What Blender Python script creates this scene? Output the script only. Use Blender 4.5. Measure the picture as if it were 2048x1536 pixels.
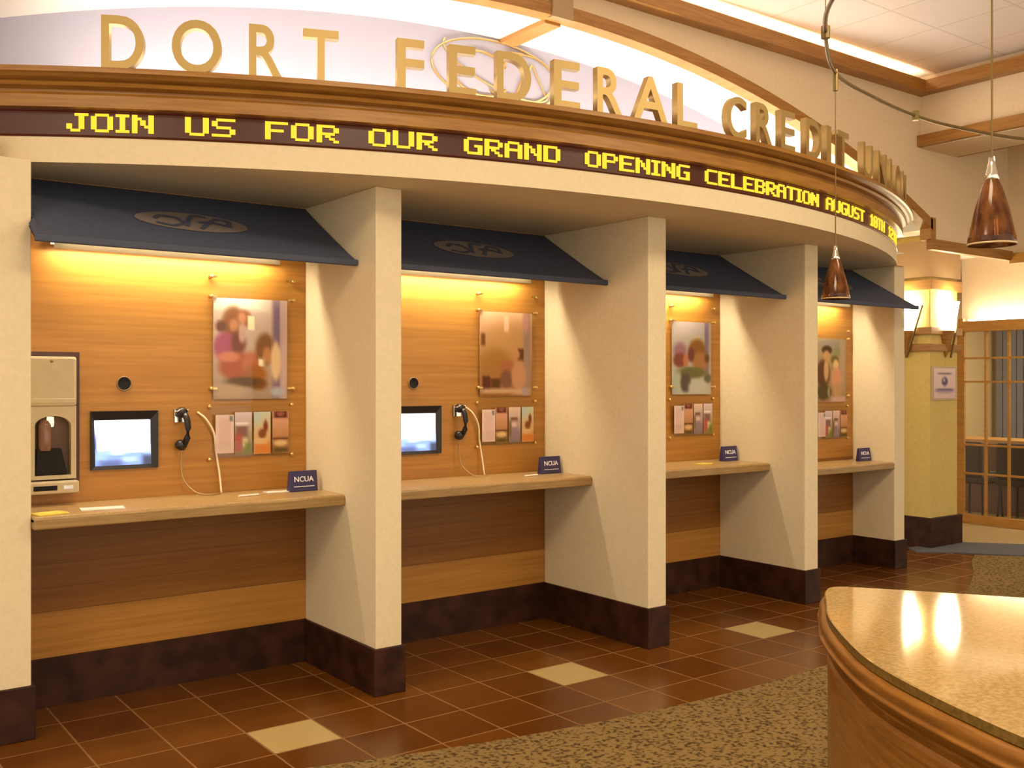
import bpy, bmesh, math, random
from mathutils import Vector, Matrix
for o in list(bpy.data.objects): bpy.data.objects.remove(o, do_unlink=True)
sc = bpy.context.scene
COL = sc.collection
PI = math.pi
rnd = random.Random(7)

# ------------------------------------------------------------ camera, world, large lights, exposure
EYE = 1.65; YAW = 0.642; F = 2002.0
cam = bpy.data.cameras.new('camera'); cam.sensor_width = 36; cam.lens = 36*F/2048; cam.shift_y = -3.5/2048
cam.clip_start = 0.02; cam.clip_end = 100
co = bpy.data.objects.new('camera', cam); COL.objects.link(co)
co.location = (0, 0, EYE); co.rotation_euler = (PI/2, 0, -YAW); sc.camera = co

w = bpy.data.worlds.new('world'); sc.world = w; w.use_nodes = True
bg = w.node_tree.nodes['Background']; bg.inputs[0].default_value = (1.0, .85, .64, 1); bg.inputs[1].default_value = 1.3

def area(name, loc, rot, sx, sy, power, col):
    l = bpy.data.lights.new(name, 'AREA'); l.shape = 'RECTANGLE'; l.size = sx; l.size_y = sy; l.energy = power; l.color = col
    o = bpy.data.objects.new(name, l); COL.objects.link(o); o.location = loc; o.rotation_euler = rot; return o
WARM = (1, .80, .52)
# unseen area lamps added under the hall ceiling to light the room
area('hall_fill_light', (1.6, 1.2, 4.37), (0, 0, 0), 1.2, 1.2, 80, WARM)
area('hall_fill_light', (5.2, 1.4, 4.37), (0, 0, 0), 1.2, 1.2, 80, WARM)
area('hall_fill_light', (-1.6, 2.0, 4.37), (0, 0, 0), 1.2, 1.2, 62, WARM)

vs = sc.view_settings
sc.display_settings.display_device = 'sRGB'
vs.view_transform = 'Standard'; vs.look = 'None'; vs.gamma = 1; vs.use_curve_mapping = False
vs.exposure = 0.38
try:
    sc.cycles.use_denoising = True; sc.cycles.max_bounces = 8; sc.cycles.sample_clamp_indirect = 6
except Exception: pass

# ------------------------------------------------------------ materials
def mat(name, col, rough=.6, metal=0, spec=.5, emit=None, es=0):
    m = bpy.data.materials.new(name); m.use_nodes = True
    b = m.node_tree.nodes['Principled BSDF']
    b.inputs['Base Color'].default_value = (*col, 1); b.inputs['Roughness'].default_value = rough
    b.inputs['Metallic'].default_value = metal; b.inputs['Specular IOR Level'].default_value = spec
    if emit: b.inputs['Emission Color'].default_value = (*emit, 1); b.inputs['Emission Strength'].default_value = es
    return m
def nd(m, t, **k):
    n = m.node_tree.nodes.new(t)
    for a, v in k.items():
        if a.startswith('i_'): n.inputs[a[2:].replace('_', ' ')].default_value = v
        else: setattr(n, a, v)
    return n
def lk(m, a, b): m.node_tree.links.new(a, b)
def mottled(name, c1, c2, scale=(1,1,1), nscale=6, rough=.6, lo=.35, hi=.65, spec=.5, bump=0, detail=4, metal=0):
    m = mat(name, c1, rough, metal, spec); b = m.node_tree.nodes['Principled BSDF']
    tc = nd(m, 'ShaderNodeTexCoord'); mp = nd(m, 'ShaderNodeMapping'); mp.inputs['Scale'].default_value = scale
    lk(m, tc.outputs['Object'], mp.inputs['Vector'])
    n = nd(m, 'ShaderNodeTexNoise'); n.inputs['Scale'].default_value = nscale; n.inputs['Detail'].default_value = detail
    lk(m, mp.outputs[0], n.inputs['Vector'])
    r = nd(m, 'ShaderNodeValToRGB'); r.color_ramp.elements[0].position = lo; r.color_ramp.elements[1].position = hi
    r.color_ramp.elements[0].color = (*c1, 1); r.color_ramp.elements[1].color = (*c2, 1)
    lk(m, n.outputs['Fac'], r.inputs['Fac']); lk(m, r.outputs['Color'], b.inputs['Base Color'])
    if bump:
        bp = nd(m, 'ShaderNodeBump'); bp.inputs['Strength'].default_value = bump; bp.inputs['Distance'].default_value = .01
        lk(m, n.outputs['Fac'], bp.inputs['Height']); lk(m, bp.outputs[0], b.inputs['Normal'])
    return m
M = {}
M['cream'] = mottled('cream_paint', (.70, .59, .40), (.74, .62, .43), nscale=40, rough=.75, spec=.2, bump=.05)
M['bulkhead'] = mottled('beige_paint', (.74, .60, .40), (.78, .63, .43), nscale=40, rough=.8, spec=.2, bump=.05)
M['yellow'] = mottled('ochre_paint', (.60, .46, .15), (.64, .50, .18), nscale=30, rough=.7, spec=.2)
M['lavender'] = mat('lavender_paint', (.41, .40, .50), .8, 0, .2)
M['white'] = mat('white_paint', (.82, .78, .72), .8, 0, .2)
M['trimwood'] = mottled('trim_wood', (.27, .115, .018), (.36, .17, .03), (3, 3, 40), 1.5, .4)
M['rimwood'] = mottled('light_wood', (.42, .20, .05), (.50, .26, .07), (3, 3, 40), 1.5, .4)
M['islwood'] = mottled('island_wood', (.20, .078, .012), (.30, .125, .02), (3, 3, 30), 2, .3)
M['darkbase'] = mottled('dark_base_tile', (.022, .006, .003), (.050, .016, .008), nscale=9, rough=.5, spec=.25)
M['counter'] = mottled('counter_laminate', (.40, .25, .10), (.50, .33, .15), nscale=60, rough=.3, detail=6)
M['counteredge'] = mottled('counter_edge', (.27, .16, .05), (.36, .22, .08), (2, 2, 30), 3, .4)
M['granite'] = mottled('polished_granite', (.36, .235, .09), (.50, .345, .155), nscale=70, rough=.07, detail=8, spec=1.0)
M['granedge'] = mottled('granite_edge', (.12, .075, .015), (.20, .12, .03), nscale=60, rough=.3)
M['navy'] = mottled('awning_canvas', (.048, .060, .110), (.066, .080, .14), nscale=90, rough=.85, bump=.1)
M['navyrim'] = mat('awning_binding', (.05, .06, .10), .7)
M['emblem'] = mat('faded_emblem', (.20, .165, .15), .9)
M['black'] = mat('black_plastic', (.010, .008, .010), .35)
M['blackmatt'] = mat('black_matt', (.006, .005, .005), .9)
M['brass'] = mat('brass', (.80, .58, .24), .3, 1.0)
M['signbrass'] = mat('brushed_brass', (.46, .33, .13), .5, .7)
M['steel'] = mat('chrome', (.8, .78, .75), .15, 1.0)
M['bronze'] = mat('bronze_metal', (.20, .14, .05), .4, .7)
M['beigeplastic'] = mottled('beige_plastic', (.50, .41, .25), (.54, .44, .28), nscale=20, rough=.5)
M['bluesign'] = mat('blue_plastic', (.035, .028, .11), .35)
M['signwhite'] = mat('white_print', (.85, .82, .85), .6)
M['paper'] = mat('white_paper', (.85, .78, .70), .8)
M['yellowpaper'] = mat('yellow_paper', (.75, .60, .10), .8)
M['cord'] = mat('cord_grey', (.45, .30, .14), .4, .5)
M['cordlight'] = mat('cord_cream', (.85, .72, .50), .5)
M['officewall'] = mat('office_wall', (.55, .42, .25), .8)
M['blueblind'] = mat('blue_grey_blind', (.16, .17, .22), .8)
M['darkchair'] = mat('dark_fabric', (.02, .014, .02), .8)
M['redwood'] = mottled('red_wood', (.09, .02, .008), (.13, .035, .012), (2, 2, 20), 2, .4)
M['beigecarpet'] = mottled('beige_carpet', (.34, .25, .12), (.42, .31, .16), nscale=80, rough=.95)
M['bluecarpet'] = mottled('blue_carpet', (.075, .08, .11), (.11, .115, .15), nscale=80, rough=.95)
M['carpet'] = mottled('speckled_carpet', (.060, .034, .008), (.235, .155, .058), (1, 1, 1), 46, .95, .36, .52, .2, .3, 3)
M['sash'] = mottled('frame_wood', (.42, .21, .05), (.50, .27, .07), (3, 3, 20), 2, .4)
def emis(name, col, s):
    m = bpy.data.materials.new(name); m.use_nodes = True; nt = m.node_tree; nt.nodes.clear()
    e = nt.nodes.new('ShaderNodeEmission'); e.inputs[0].default_value = (*col, 1); e.inputs[1].default_value = s
    o = nt.nodes.new('ShaderNodeOutputMaterial'); nt.links.new(e.outputs[0], o.inputs[0]); return m
M['tube'] = emis('lit_tube', (1, .85, .58), 150)
M['cove'] = emis('cove_strip', (1, .88, .74), 40)
M['covewarm'] = emis('warm_cove_strip', (1, .84, .60), 24)
M['lamp'] = emis('lit_glass', (1, .88, .60), 24)
M['led'] = emis('lit_led', (1, .53, .035), 1.3)
M['ledbg'] = mat('led_panel', (.030, .006, .004), .35, 0, .5, (.16, .018, .0), .17)

def wood_panel():
    m = mat('panel_wood', (.5, .25, .06), .38, 0, .4); b = m.node_tree.nodes['Principled BSDF']
    tc = nd(m, 'ShaderNodeTexCoord'); mp = nd(m, 'ShaderNodeMapping'); mp.inputs['Scale'].default_value = (1.2, 1.2, 34)
    lk(m, tc.outputs['Object'], mp.inputs['Vector'])
    n = nd(m, 'ShaderNodeTexNoise'); n.inputs['Scale'].default_value = 1.6; n.inputs['Detail'].default_value = 5
    lk(m, mp.outputs[0], n.inputs['Vector'])
    r = nd(m, 'ShaderNodeValToRGB'); e = r.color_ramp.elements
    e[0].position = .3; e[0].color = (.36, .155, .026, 1); e[1].position = .7; e[1].color = (.46, .215, .042, 1)
    lk(m, n.outputs['Fac'], r.inputs['Fac'])
    # narrow board joints below the worktop; its shade is painted into the darker boards
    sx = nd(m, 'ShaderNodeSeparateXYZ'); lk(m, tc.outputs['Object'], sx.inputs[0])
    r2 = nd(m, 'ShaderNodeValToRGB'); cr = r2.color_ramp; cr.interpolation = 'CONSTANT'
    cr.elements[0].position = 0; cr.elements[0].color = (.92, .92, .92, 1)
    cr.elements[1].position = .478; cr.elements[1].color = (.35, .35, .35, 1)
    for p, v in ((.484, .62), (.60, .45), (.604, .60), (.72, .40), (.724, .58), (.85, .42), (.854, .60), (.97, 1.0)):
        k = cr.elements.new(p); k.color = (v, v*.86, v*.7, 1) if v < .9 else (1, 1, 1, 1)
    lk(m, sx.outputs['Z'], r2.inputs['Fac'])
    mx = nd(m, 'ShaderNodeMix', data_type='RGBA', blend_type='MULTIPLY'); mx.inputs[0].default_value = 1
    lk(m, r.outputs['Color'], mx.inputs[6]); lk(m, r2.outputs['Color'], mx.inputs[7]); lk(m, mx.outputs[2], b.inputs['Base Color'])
    return m
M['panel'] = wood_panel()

TX0, TY0, TS = 1.983, 4.354, .3335
def tile_floor():
    m = mat('terracotta_tiles', (.2, .07, .02), .26, 0, .5); b = m.node_tree.nodes['Principled BSDF']
    tc = nd(m, 'ShaderNodeTexCoord'); sx = nd(m, 'ShaderNodeSeparateXYZ'); lk(m, tc.outputs['Object'], sx.inputs[0])
    def mt(op, a, bb=None, c=None):
        n = nd(m, 'ShaderNodeMath', operation=op)
        for i, v in enumerate((a, bb, c)):
            if v is None: continue
            if isinstance(v, (int, float)): n.inputs[i].default_value = v
            else: lk(m, v, n.inputs[i])
        return n.outputs[0]
    u = mt('DIVIDE', mt('SUBTRACT', sx.outputs['X'], TX0 - TS/2), TS); v = mt('DIVIDE', mt('SUBTRACT', sx.outputs['Y'], TY0 - TS/2), TS)
    fu, fv = mt('FLOOR', u), mt('FLOOR', v); ru, rv = mt('SUBTRACT', u, fu), mt('SUBTRACT', v, fv)
    # grout
    du = mt('MINIMUM', ru, mt('SUBTRACT', 1, ru)); dv = mt('MINIMUM', rv, mt('SUBTRACT', 1, rv)); d = mt('MINIMUM', du, dv)
    grout = mt('LESS_THAN', d, .014)
    # pale accent tile: every fifth one of one row
    md = mt('ABSOLUTE', mt('SUBTRACT', mt('MODULO', mt('ADD', fu, 500), 5), 0))
    acc = mt('MULTIPLY', mt('LESS_THAN', md, .5), mt('LESS_THAN', mt('ABSOLUTE', fv), .5))
    cv = nd(m, 'ShaderNodeCombineXYZ'); lk(m, fu, cv.inputs[0]); lk(m, fv, cv.inputs[1])
    wn = nd(m, 'ShaderNodeTexWhiteNoise'); lk(m, cv.outputs[0], wn.inputs['Vector'])
    ns = nd(m, 'ShaderNodeTexNoise'); ns.inputs['Scale'].default_value = 7; ns.inputs['Detail'].default_value = 4; lk(m, tc.outputs['Object'], ns.inputs['Vector'])
    s = mt('ADD', mt('MULTIPLY', wn.outputs['Value'], .45), mt('MULTIPLY', ns.outputs['Fac'], .6))
    r = nd(m, 'ShaderNodeValToRGB'); r.color_ramp.elements[0].position = .2; r.color_ramp.elements[1].position = .85
    r.color_ramp.elements[0].color = (.095, .026, .002, 1); r.color_ramp.elements[1].color = (.17, .057, .005, 1); lk(m, s, r.inputs['Fac'])
    def mix(f, a, bb):
        x = nd(m, 'ShaderNodeMix', data_type='RGBA'); lk(m, f, x.inputs[0])
        for i, q in ((6, a), (7, bb)):
            if isinstance(q, tuple): x.inputs[i].default_value = (*q, 1)
            else: lk(m, q, x.inputs[i])
        return x.outputs[2]
    c = mix(acc, r.outputs['Color'], (.50, .37, .16)); c = mix(grout, c, (.23, .115, .038)); lk(m, c, b.inputs['Base Color'])
    rr = mt('ADD', mt('MULTIPLY', grout, .4), .24); lk(m, rr, b.inputs['Roughness'])
    return m
M['tiles'] = tile_floor()
def grid_ceiling():
    m = mat('ceiling_tiles', (.88, .80, .71), .9, 0, .1); b = m.node_tree.nodes['Principled BSDF']
    tc = nd(m, 'ShaderNodeTexCoord'); br = nd(m, 'ShaderNodeTexBrick'); br.offset = 0; br.squash = 1
    br.inputs['Scale'].default_value = 1; br.inputs['Brick Width'].default_value = .61; br.inputs['Row Height'].default_value = .61
    br.inputs['Mortar Size'].default_value = .008; br.inputs['Color1'].default_value = (.90, .81, .73, 1); br.inputs['Color2'].default_value = (.88, .79, .71, 1)
    br.inputs['Mortar'].default_value = (.74, .66, .57, 1); lk(m, tc.outputs['Object'], br.inputs['Vector']); lk(m, br.outputs['Color'], b.inputs['Base Color'])
    return m
M['ceil'] = grid_ceiling()
def glassy(name, col, t):
    m = bpy.data.materials.new(name); m.use_nodes = True; nt = m.node_tree; nt.nodes.clear()
    a = nt.nodes.new('ShaderNodeBsdfTransparent'); a.inputs[0].default_value = (*col, 1)
    g = nt.nodes.new('ShaderNodeBsdfGlossy'); g.inputs['Roughness'].default_value = .05
    mx = nt.nodes.new('ShaderNodeMixShader'); mx.inputs[0].default_value = t
    o = nt.nodes.new('ShaderNodeOutputMaterial'); nt.links.new(a.outputs[0], mx.inputs[1]); nt.links.new(g.outputs[0], mx.inputs[2]); nt.links.new(mx.outputs[0], o.inputs[0]); return m
M['glass'] = glassy('window_glass', (.93, .95, .93), .05)
M['acrylic'] = glassy('clear_acrylic', (.98, .98, .96), .02)
def amber_glass():
    m = mottled('amber_art_glass', (.05, .014, .008), (.27, .10, .025), (1, 1, .5), 22, .12, .35, .7, .8)
    b = m.node_tree.nodes['Principled BSDF']; b.inputs['Transmission Weight'].default_value = .35; b.inputs['IOR'].default_value = 1.3; return m
M['amber'] = amber_glass()

def picture_mat(name, emit=0):
    m = mat(name, (1, 1, 1), .55, 0, .2); b = m.node_tree.nodes['Principled BSDF']
    a = nd(m, 'ShaderNodeAttribute', attribute_name='ink'); lk(m, a.outputs['Color'], b.inputs['Base Color'])
    if emit:
        b.inputs['Base Color'].default_value = (.01, .01, .01, 1); lk(m, a.outputs['Color'], b.inputs['Emission Color']); b.inputs['Emission Strength'].default_value = emit
    return m
def lip_mat():
    m = bpy.data.materials.new('white_diffuser'); m.use_nodes = True; nt = m.node_tree; nt.nodes.clear()
    a = nt.nodes.new('ShaderNodeBsdfTranslucent'); a.inputs[0].default_value = (.9, .86, .75, 1)
    d = nt.nodes.new('ShaderNodeBsdfDiffuse'); d.inputs[0].default_value = (.8, .75, .65, 1)
    x = nt.nodes.new('ShaderNodeMixShader'); x.inputs[0].default_value = .62
    o = nt.nodes.new('ShaderNodeOutputMaterial'); nt.links.new(a.outputs[0], x.inputs[1]); nt.links.new(d.outputs[0], x.inputs[2]); nt.links.new(x.outputs[0], o.inputs[0]); return m
M['lip'] = lip_mat()
M['print'] = picture_mat('printed_picture'); M['screen'] = picture_mat('lit_screen', 1.5)

# ------------------------------------------------------------ mesh helpers
class MB:
    def __init__(s): s.v = []; s.f = []; s.smooth = False
    def add(s, vs_, fs):
        n = len(s.v); s.v += [tuple(p) for p in vs_]; s.f += [tuple(i + n for i in f) for f in fs]; return s
    def box(s, x0, x1, y0, y1, z0, z1):
        return s.add([(x0,y0,z0),(x1,y0,z0),(x1,y1,z0),(x0,y1,z0),(x0,y0,z1),(x1,y0,z1),(x1,y1,z1),(x0,y1,z1)],
                     [(0,3,2,1),(4,5,6,7),(0,1,5,4),(1,2,6,5),(2,3,7,6),(3,0,4,7)])
    def tube(s, pts, r, n=8, caps=True):
        pts = [Vector(p) for p in pts]; rings = []
        up = Vector((0, 0, 1))
        for i, p in enumerate(pts):
            t = (pts[min(i+1, len(pts)-1)] - pts[max(i-1, 0)]).normalized()
            a = t.cross(up)
            if a.length < .05: a = t.cross(Vector((1, 0, 0)))
            a.normalize(); b = t.cross(a).normalized(); rr = r[i] if isinstance(r, (list, tuple)) else r
            rings.append([p + a*math.cos(2*PI*k/n)*rr + b*math.sin(2*PI*k/n)*rr for k in range(n)])
        V = [q for g in rings for q in g]
        Fs = [(i*n+k, i*n+(k+1) % n, (i+1)*n+(k+1) % n, (i+1)*n+k) for i in range(len(pts)-1) for k in range(n)]
        if caps: Fs += [tuple(range(n-1, -1, -1)), tuple((len(pts)-1)*n+k for k in range(n))]
        return s.add(V, Fs)
    def lathe(s, prof, n=24, c=(0,0,0), axis='z'):
        V = []
        for r, z in prof:
            for k in range(n):
                a = 2*PI*k/n; x, y = r*math.cos(a), r*math.sin(a)
                V.append((c[0]+x, c[1]+y, c[2]+z) if axis == 'z' else (c[0]+x, c[1]-z, c[2]+y))
        Fs = [(i*n+k, i*n+(k+1) % n, (i+1)*n+(k+1) % n, (i+1)*n+k) for i in range(len(prof)-1) for k in range(n)]
        return s.add(V, Fs)
    def loft(s, rings, closed=True):
        n = len(rings[0]); V = [p for r in rings for p in r]; m = n if closed else n-1
        return s.add(V, [(i*n+k, i*n+(k+1) % n, (i+1)*n+(k+1) % n, (i+1)*n+k) for i in range(len(rings)-1) for k in range(m)])
    def prism(s, poly, y0, y1):   # polygon in x-z, thickness in y
        n = len(poly); V = [(x, y0, z) for x, z in poly] + [(x, y1, z) for x, z in poly]
        return s.add(V, [tuple(range(n)), tuple(range(2*n-1, n-1, -1))] + [(k, k+n, (k+1) % n+n, (k+1) % n) for k in range(n)])
    def slab(s, poly, z0, z1):   # polygon in x-y
        n = len(poly); V = [(x, y, z0) for x, y in poly] + [(x, y, z1) for x, y in poly]
        return s.add(V, [tuple(range(n-1, -1, -1)), tuple(range(n, 2*n))] + [(k, (k+1) % n, (k+1) % n+n, k+n) for k in range(n)])
    def build(s, name, m, parent=None, smooth=False, bevel=0, loc=None, fix=True):
        me = bpy.data.meshes.new(name); me.from_pydata(s.v, [], s.f); me.update()
        if fix:
            bm = bmesh.new(); bm.from_mesh(me); bmesh.ops.recalc_face_normals(bm, faces=bm.faces); bm.to_mesh(me); bm.free()
        o = bpy.data.objects.new(name, me); COL.objects.link(o); me.materials.append(m)
        if smooth: me.shade_smooth()
        if smooth == 'auto': 
            me.shade_flat()
            for p in me.polygons: p.use_smooth = True
        if parent: o.parent = parent
        if loc: o.location = loc
        if bevel:
            b = o.modifiers.new('bevel', 'BEVEL'); b.width = bevel; b.segments = 2; b.limit_method = 'ANGLE'
        return o
def box(*a): return MB().box(*a)
def tag(o, label=None, cat=None, group=None, kind=None):
    for k, v in (('label', label), ('category', cat), ('group', group), ('kind', kind)):
        if v: o[k] = v
    return o
def struct(o): o['kind'] = 'structure'; return o
def empty(name, loc, label=None, cat=None, group=None):
    o = bpy.data.objects.new(name, None); COL.objects.link(o); o.location = loc; o.empty_display_size = .05
    return tag(o, label, cat, group)
def dup(o, loc, label, parent=None):
    c = o.copy(); COL.objects.link(c)
    if parent: c.parent = parent
    else:
        c.location = loc
        if label: c['label'] = label
    for ch in [q for q in COL.objects if q.parent == o]: dup(ch, None, None, c)
    return c
def smoothstep(a, b, x):
    t = max(0, min(1, (x-a)/(b-a))); return t*t*(3-2*t)
def lin(c): return tuple((q/255/12.92 if q/255 <= .04045 else ((q/255+.055)/1.055)**2.4) for q in c)
def picture(name, W, H, bg_top, bg_bot, blobs, material, parent=None, nx=26, thick=.003, rows=None):
    """a flat sheet with its picture printed on it; blobs: (u, v, ru, rv, colour, softness, kind)"""
    ny = max(4, int(nx*H/W)); V, Fs, cols = [], [], []
    for j in range(ny+1):
        for i in range(nx+1):
            u, v = i/nx, j/ny; V.append((u*W - W/2, 0, H - v*H))
            c = [bg_top[k]*(1-v) + bg_bot[k]*v for k in range(3)]
            for (bu, bv, ru, rv, bc, soft, kind) in blobs:
                if kind == 'e': soft *= .75; d = math.hypot((u-bu)/ru, (v-bv)/rv)
                else: d = max(abs(u-bu)/ru, abs(v-bv)/rv)
                a = 1 - smoothstep(1-soft, 1+soft, d); c = [c[k]*(1-a) + bc[k]*a for k in range(3)]
            cols.append((*lin(c), 1))
    for j in range(ny):
        for i in range(nx): Fs.append((j*(nx+1)+i, (j+1)*(nx+1)+i, (j+1)*(nx+1)+i+1, j*(nx+1)+i+1))
    n = len(V); V += [(x, thick, z) for x, y, z in V[:]]; cols += cols[:]
    last = ny*(nx+1)
    Fs += [(n, n+nx, n+last+nx, n+last)]
    Fs += [(0, nx, n+nx, n), (last, n+last, n+last+nx, last+nx), (0, n, n+last, last), (nx, last+nx, n+last+nx, n+nx)]
    o = MB().add(V, Fs).build(name, material, parent, fix=False)
    at = o.data.color_attributes.new('ink', 'FLOAT_COLOR', 'POINT')
    for k, c in enumerate(cols): at.data[k].color = c
    return o

# ------------------------------------------------------------ room shell
WB = 5.491               # wall at the back of the bays
WF = 5.05                # plane of the arched wall
ZS = 2.68                # underside of the header
ZC = 4.41                # hall ceiling
HB = .249                # base height
XL = [.836, 2.575, 4.389, 6.207, 8.009]; YF = [5.038, 4.637, 4.46, 4.66, 5.063]; PT = .156

struct(MB().add([(-5,-4,0),(16,-4,0),(16,9,0),(-5,9,0)], [(0,1,2,3)]).build('floor', M['tiles'], fix=False))
c2 = (4.4, 12.0); R2 = 8.45
cp = [(c2[0]+R2*math.sin(math.radians(a)), c2[1]-R2*math.cos(math.radians(a))) for a in range(-42, 42, 2)]
cp = [p for p in cp if p[0] < 8.9]
struct(MB().slab([(-4, -3), (10.2, -3), (10.2, 3.9), (9.25, 5.0)] + cp[::-1] + [(-4, cp[0][1])], .0, .006).build('floor_carpet', M['carpet']))
struct(MB().slab([(8.95, 5.42), (9.20, 5.20), (9.56, 4.69), (10.2, 3.9), (10.95, 4.25), (10.234, 5.02), (9.75, 5.6), (9.1, 5.6)], .0, .009).build('floor_border', M['bluecarpet']))
struct(MB().slab([(9.577, 5.708), (10.86, 4.1), (10.45, 3.75), (10.3, 3), (11.2, 3), (11.2, 6.35), (9.9, 6.35)], .0, .005).build('floor_entry', M['beigecarpet']))

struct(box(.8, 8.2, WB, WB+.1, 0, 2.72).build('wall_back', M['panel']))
for k in range(5):
    x = XL[k]; y = YF[k]; x0 = x if k else -3
    o = struct(box(x if k else .836, x+PT, y, WB, 0, ZS).build('wall_partition', M['cream'], bevel=.006))
    t = .016
    MB().box(x-t if k else .5, x+PT+t, y-t, WB, 0, HB).build('baseboard', M['darkbase'], o, bevel=.004)
struct(box(-3, .836, WF+.002, WF+.2, 0, 2.80).build('wall_left', M['cream']))
b = MB()
for k in range(4): b.box(XL[k]+PT, XL[k+1], WB-.016, WB+.01, 0, HB)
struct(b.build('baseboard_back', M['darkbase']))

# header: curved soffit and band
CC = (4.546, 10.635); RR = 6.58
def P(a, r, z): a = math.radians(a); return (CC[0]+r*math.sin(a), CC[1]-r*math.cos(a), z)
A0, A1 = -31.9, 31.9
def arcs(n=96, a0=A0, a1=A1): return [a0+(a1-a0)*i/n for i in range(n+1)]
AL = -36.5
def sweep(prof, left=None, a0=AL, a1=31.6):
    m = MB(); n = 100
    for (o0, z0), (o1, z1) in zip(prof[:-1], prof[1:]):
        m.loft([[P(a0+(a1-a0)*i/n, RR+o0, z0) for i in range(n+1)], [P(a0+(a1-a0)*i/n, RR+o1, z1) for i in range(n+1)]], closed=False)
    return m
hd = sweep([(0, ZS), (0, 2.80)])
poly = [P(AL+(31.6-AL)*i/96, RR, ZS)[:2] for i in range(97)] + [(8.165, 5.05), (8.165, WB), (.66, WB)]
hd.add([(x, y, ZS) for x, y in poly], [tuple(range(len(poly)))]); hd.add([(x, y, 2.80) for x, y in poly], [tuple(range(len(poly)))])
struct(hd.build('wall_header', M['cream']))
corn = sweep([(.0, 2.928), (.05, 2.928), (.05, 2.985), (.036, 3.0), (.036, 3.012), (.075, 3.02), (.085, 3.034), (.07, 3.044), (.105, 3.052), (.12, 3.062), (.135, 3.068), (.135, 3.092), (-.30, 3.092)], left=.55)
struct(corn.build('trim_1', M['trimwood']))
# shelf that closes the header behind the letters
poly = [P(a, RR-.2, 3.085)[:2] for a in arcs(40, -36, 30)] + [(8.1, 5.62), (-.1, 5.62), (-.1, 5.45)]
struct(MB().slab(poly, 3.0, 3.086).build('ceiling_header', M['white']))

# arched opening in the bulkhead
AX, AR, AZ = 4.2, 10.2, EYE + 2.455
def arch_z(x, r=AR): return AZ - AR + math.sqrt(r*r - (x-AX)**2)
XA0, XA1 = -.144, 8.544
N = 60; xs = [XA0+(XA1-XA0)*i/N for i in range(N+1)]
b = MB()
top = [(x, ZC) for x in xs]; bot = [(x, arch_z(x)) for x in xs]
for i in range(N): b.prism([bot[i], bot[i+1], top[i+1], top[i]], WF, WF+.06)
b.box(XA1, 10.0, WF, WF+.06, 2.95, ZC); b.box(-4, XA0, WF, WF+.2, 0, ZC)
struct(b.build('wall_front', M['bulkhead']))
r_in = AR-.085
trim = MB()
for (ya, yb, ra, rb) in ((WF-.03, WF+.075, r_in, AR),):
    p = []
    for i in range(N): 
        x0, x1 = xs[i], xs[i+1]
        trim.prism([(x0, arch_z(x0, ra)), (x1, arch_z(x1, ra)), (x1, arch_z(x1, rb)), (x0, arch_z(x0, rb))], ya, yb)
trim.box(XA1-.03, XA1+.05, WF-.03, WF+.075, 2.95, arch_z(XA1)+.02)
struct(trim.build('trim_2', M['rimwood']))
face = MB()
for i in range(N):
    x0, x1 = xs[i], xs[i+1]
    face.prism([(x0, arch_z(x0, r_in)), (x1, arch_z(x1, r_in)), (x1, arch_z(x1, AR)), (x0, arch_z(x0, AR))], WF-.036, WF-.03)
face.box(XA1-.03, XA1+.05, WF-.036, WF-.03, 2.95, arch_z(XA1)+.02)
struct(face.build('trim_3', M['trimwood']))
YL = 5.62
intr = MB()
intr.loft([[(x, WF+.07, arch_z(x, r_in+.01)) for x in xs], [(x, YL, arch_z(x, r_in+.01)) for x in xs]], closed=False)
struct(intr.build('ceiling_arch', M['white'], fix=False))
lav = MB(); lav.loft([[(x, YL, arch_z(x, r_in+.02)) for x in xs], [(x, YL, 2.9) for x in xs]], closed=False)
struct(lav.build('wall_niche', M['lavender'], fix=False))
rib = MB(); z = arch_z(4.15, r_in)
rib.box(4.09, 4.22, WF+.06, YL, z-.02, z+.03); struct(rib.build('trim_4', M['rimwood']))
struct(box(4.07, 4.24, WF-.05, WF, arch_z(4.15, r_in)-.01, 4.29).build('trim_5', mat('grey_tan_paint', (.36, .24, .12), .7)))
# beam right of the arch
struct(box(XA1-.03, 10.0, WF-.05, WF+.01, 2.86, 2.955).build('trim_6', M['trimwood']))
# hall ceiling, crown, dropped beam
struct(MB().add([(-5,-4,ZC),(8.40,-4,ZC),(8.40,WF,ZC),(-5,WF,ZC)], [(0,3,2,1)]).build('ceiling', M['ceil'], fix=False))
struct(MB().add([(8.98,-4,ZC),(10.5,-4,ZC),(10.5,WF,ZC),(8.98,WF,ZC)], [(0,3,2,1)]).build('ceiling_right', M['ceil'], fix=False))
q = box(-4, 8.28, WF-.12, WF-.095, 4.235, 4.34); q.box(-4, 8.28, WF-.095, WF, 4.235, 4.255); struct(q.build('trim_7', M['trimwood']))
struct(box(8.28, 8.40, -4, WF-.0, 4.235, 4.34).build('trim_8', M['trimwood']))
struct(box(8.40, 8.98, -4, WF, 3.77, ZC).build('ceiling_beam', M['bulkhead']))
struct(box(8.34, 8.40, -4, WF, 3.775, 3.875).build('trim_9', M['trimwood']))
struct(box(8.98, 9.04, -4, WF, 3.775, 3.875).build('trim_10', M['trimwood']))
struct(box(9.97, 10.05, -4, WF+.06, 2.90, ZC).build('wall_right_upper', M['bulkhead']))
struct(box(9.92, 9.98, -4, WF-.04, 2.83, 2.93).build('trim_11', M['trimwood']))
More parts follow.
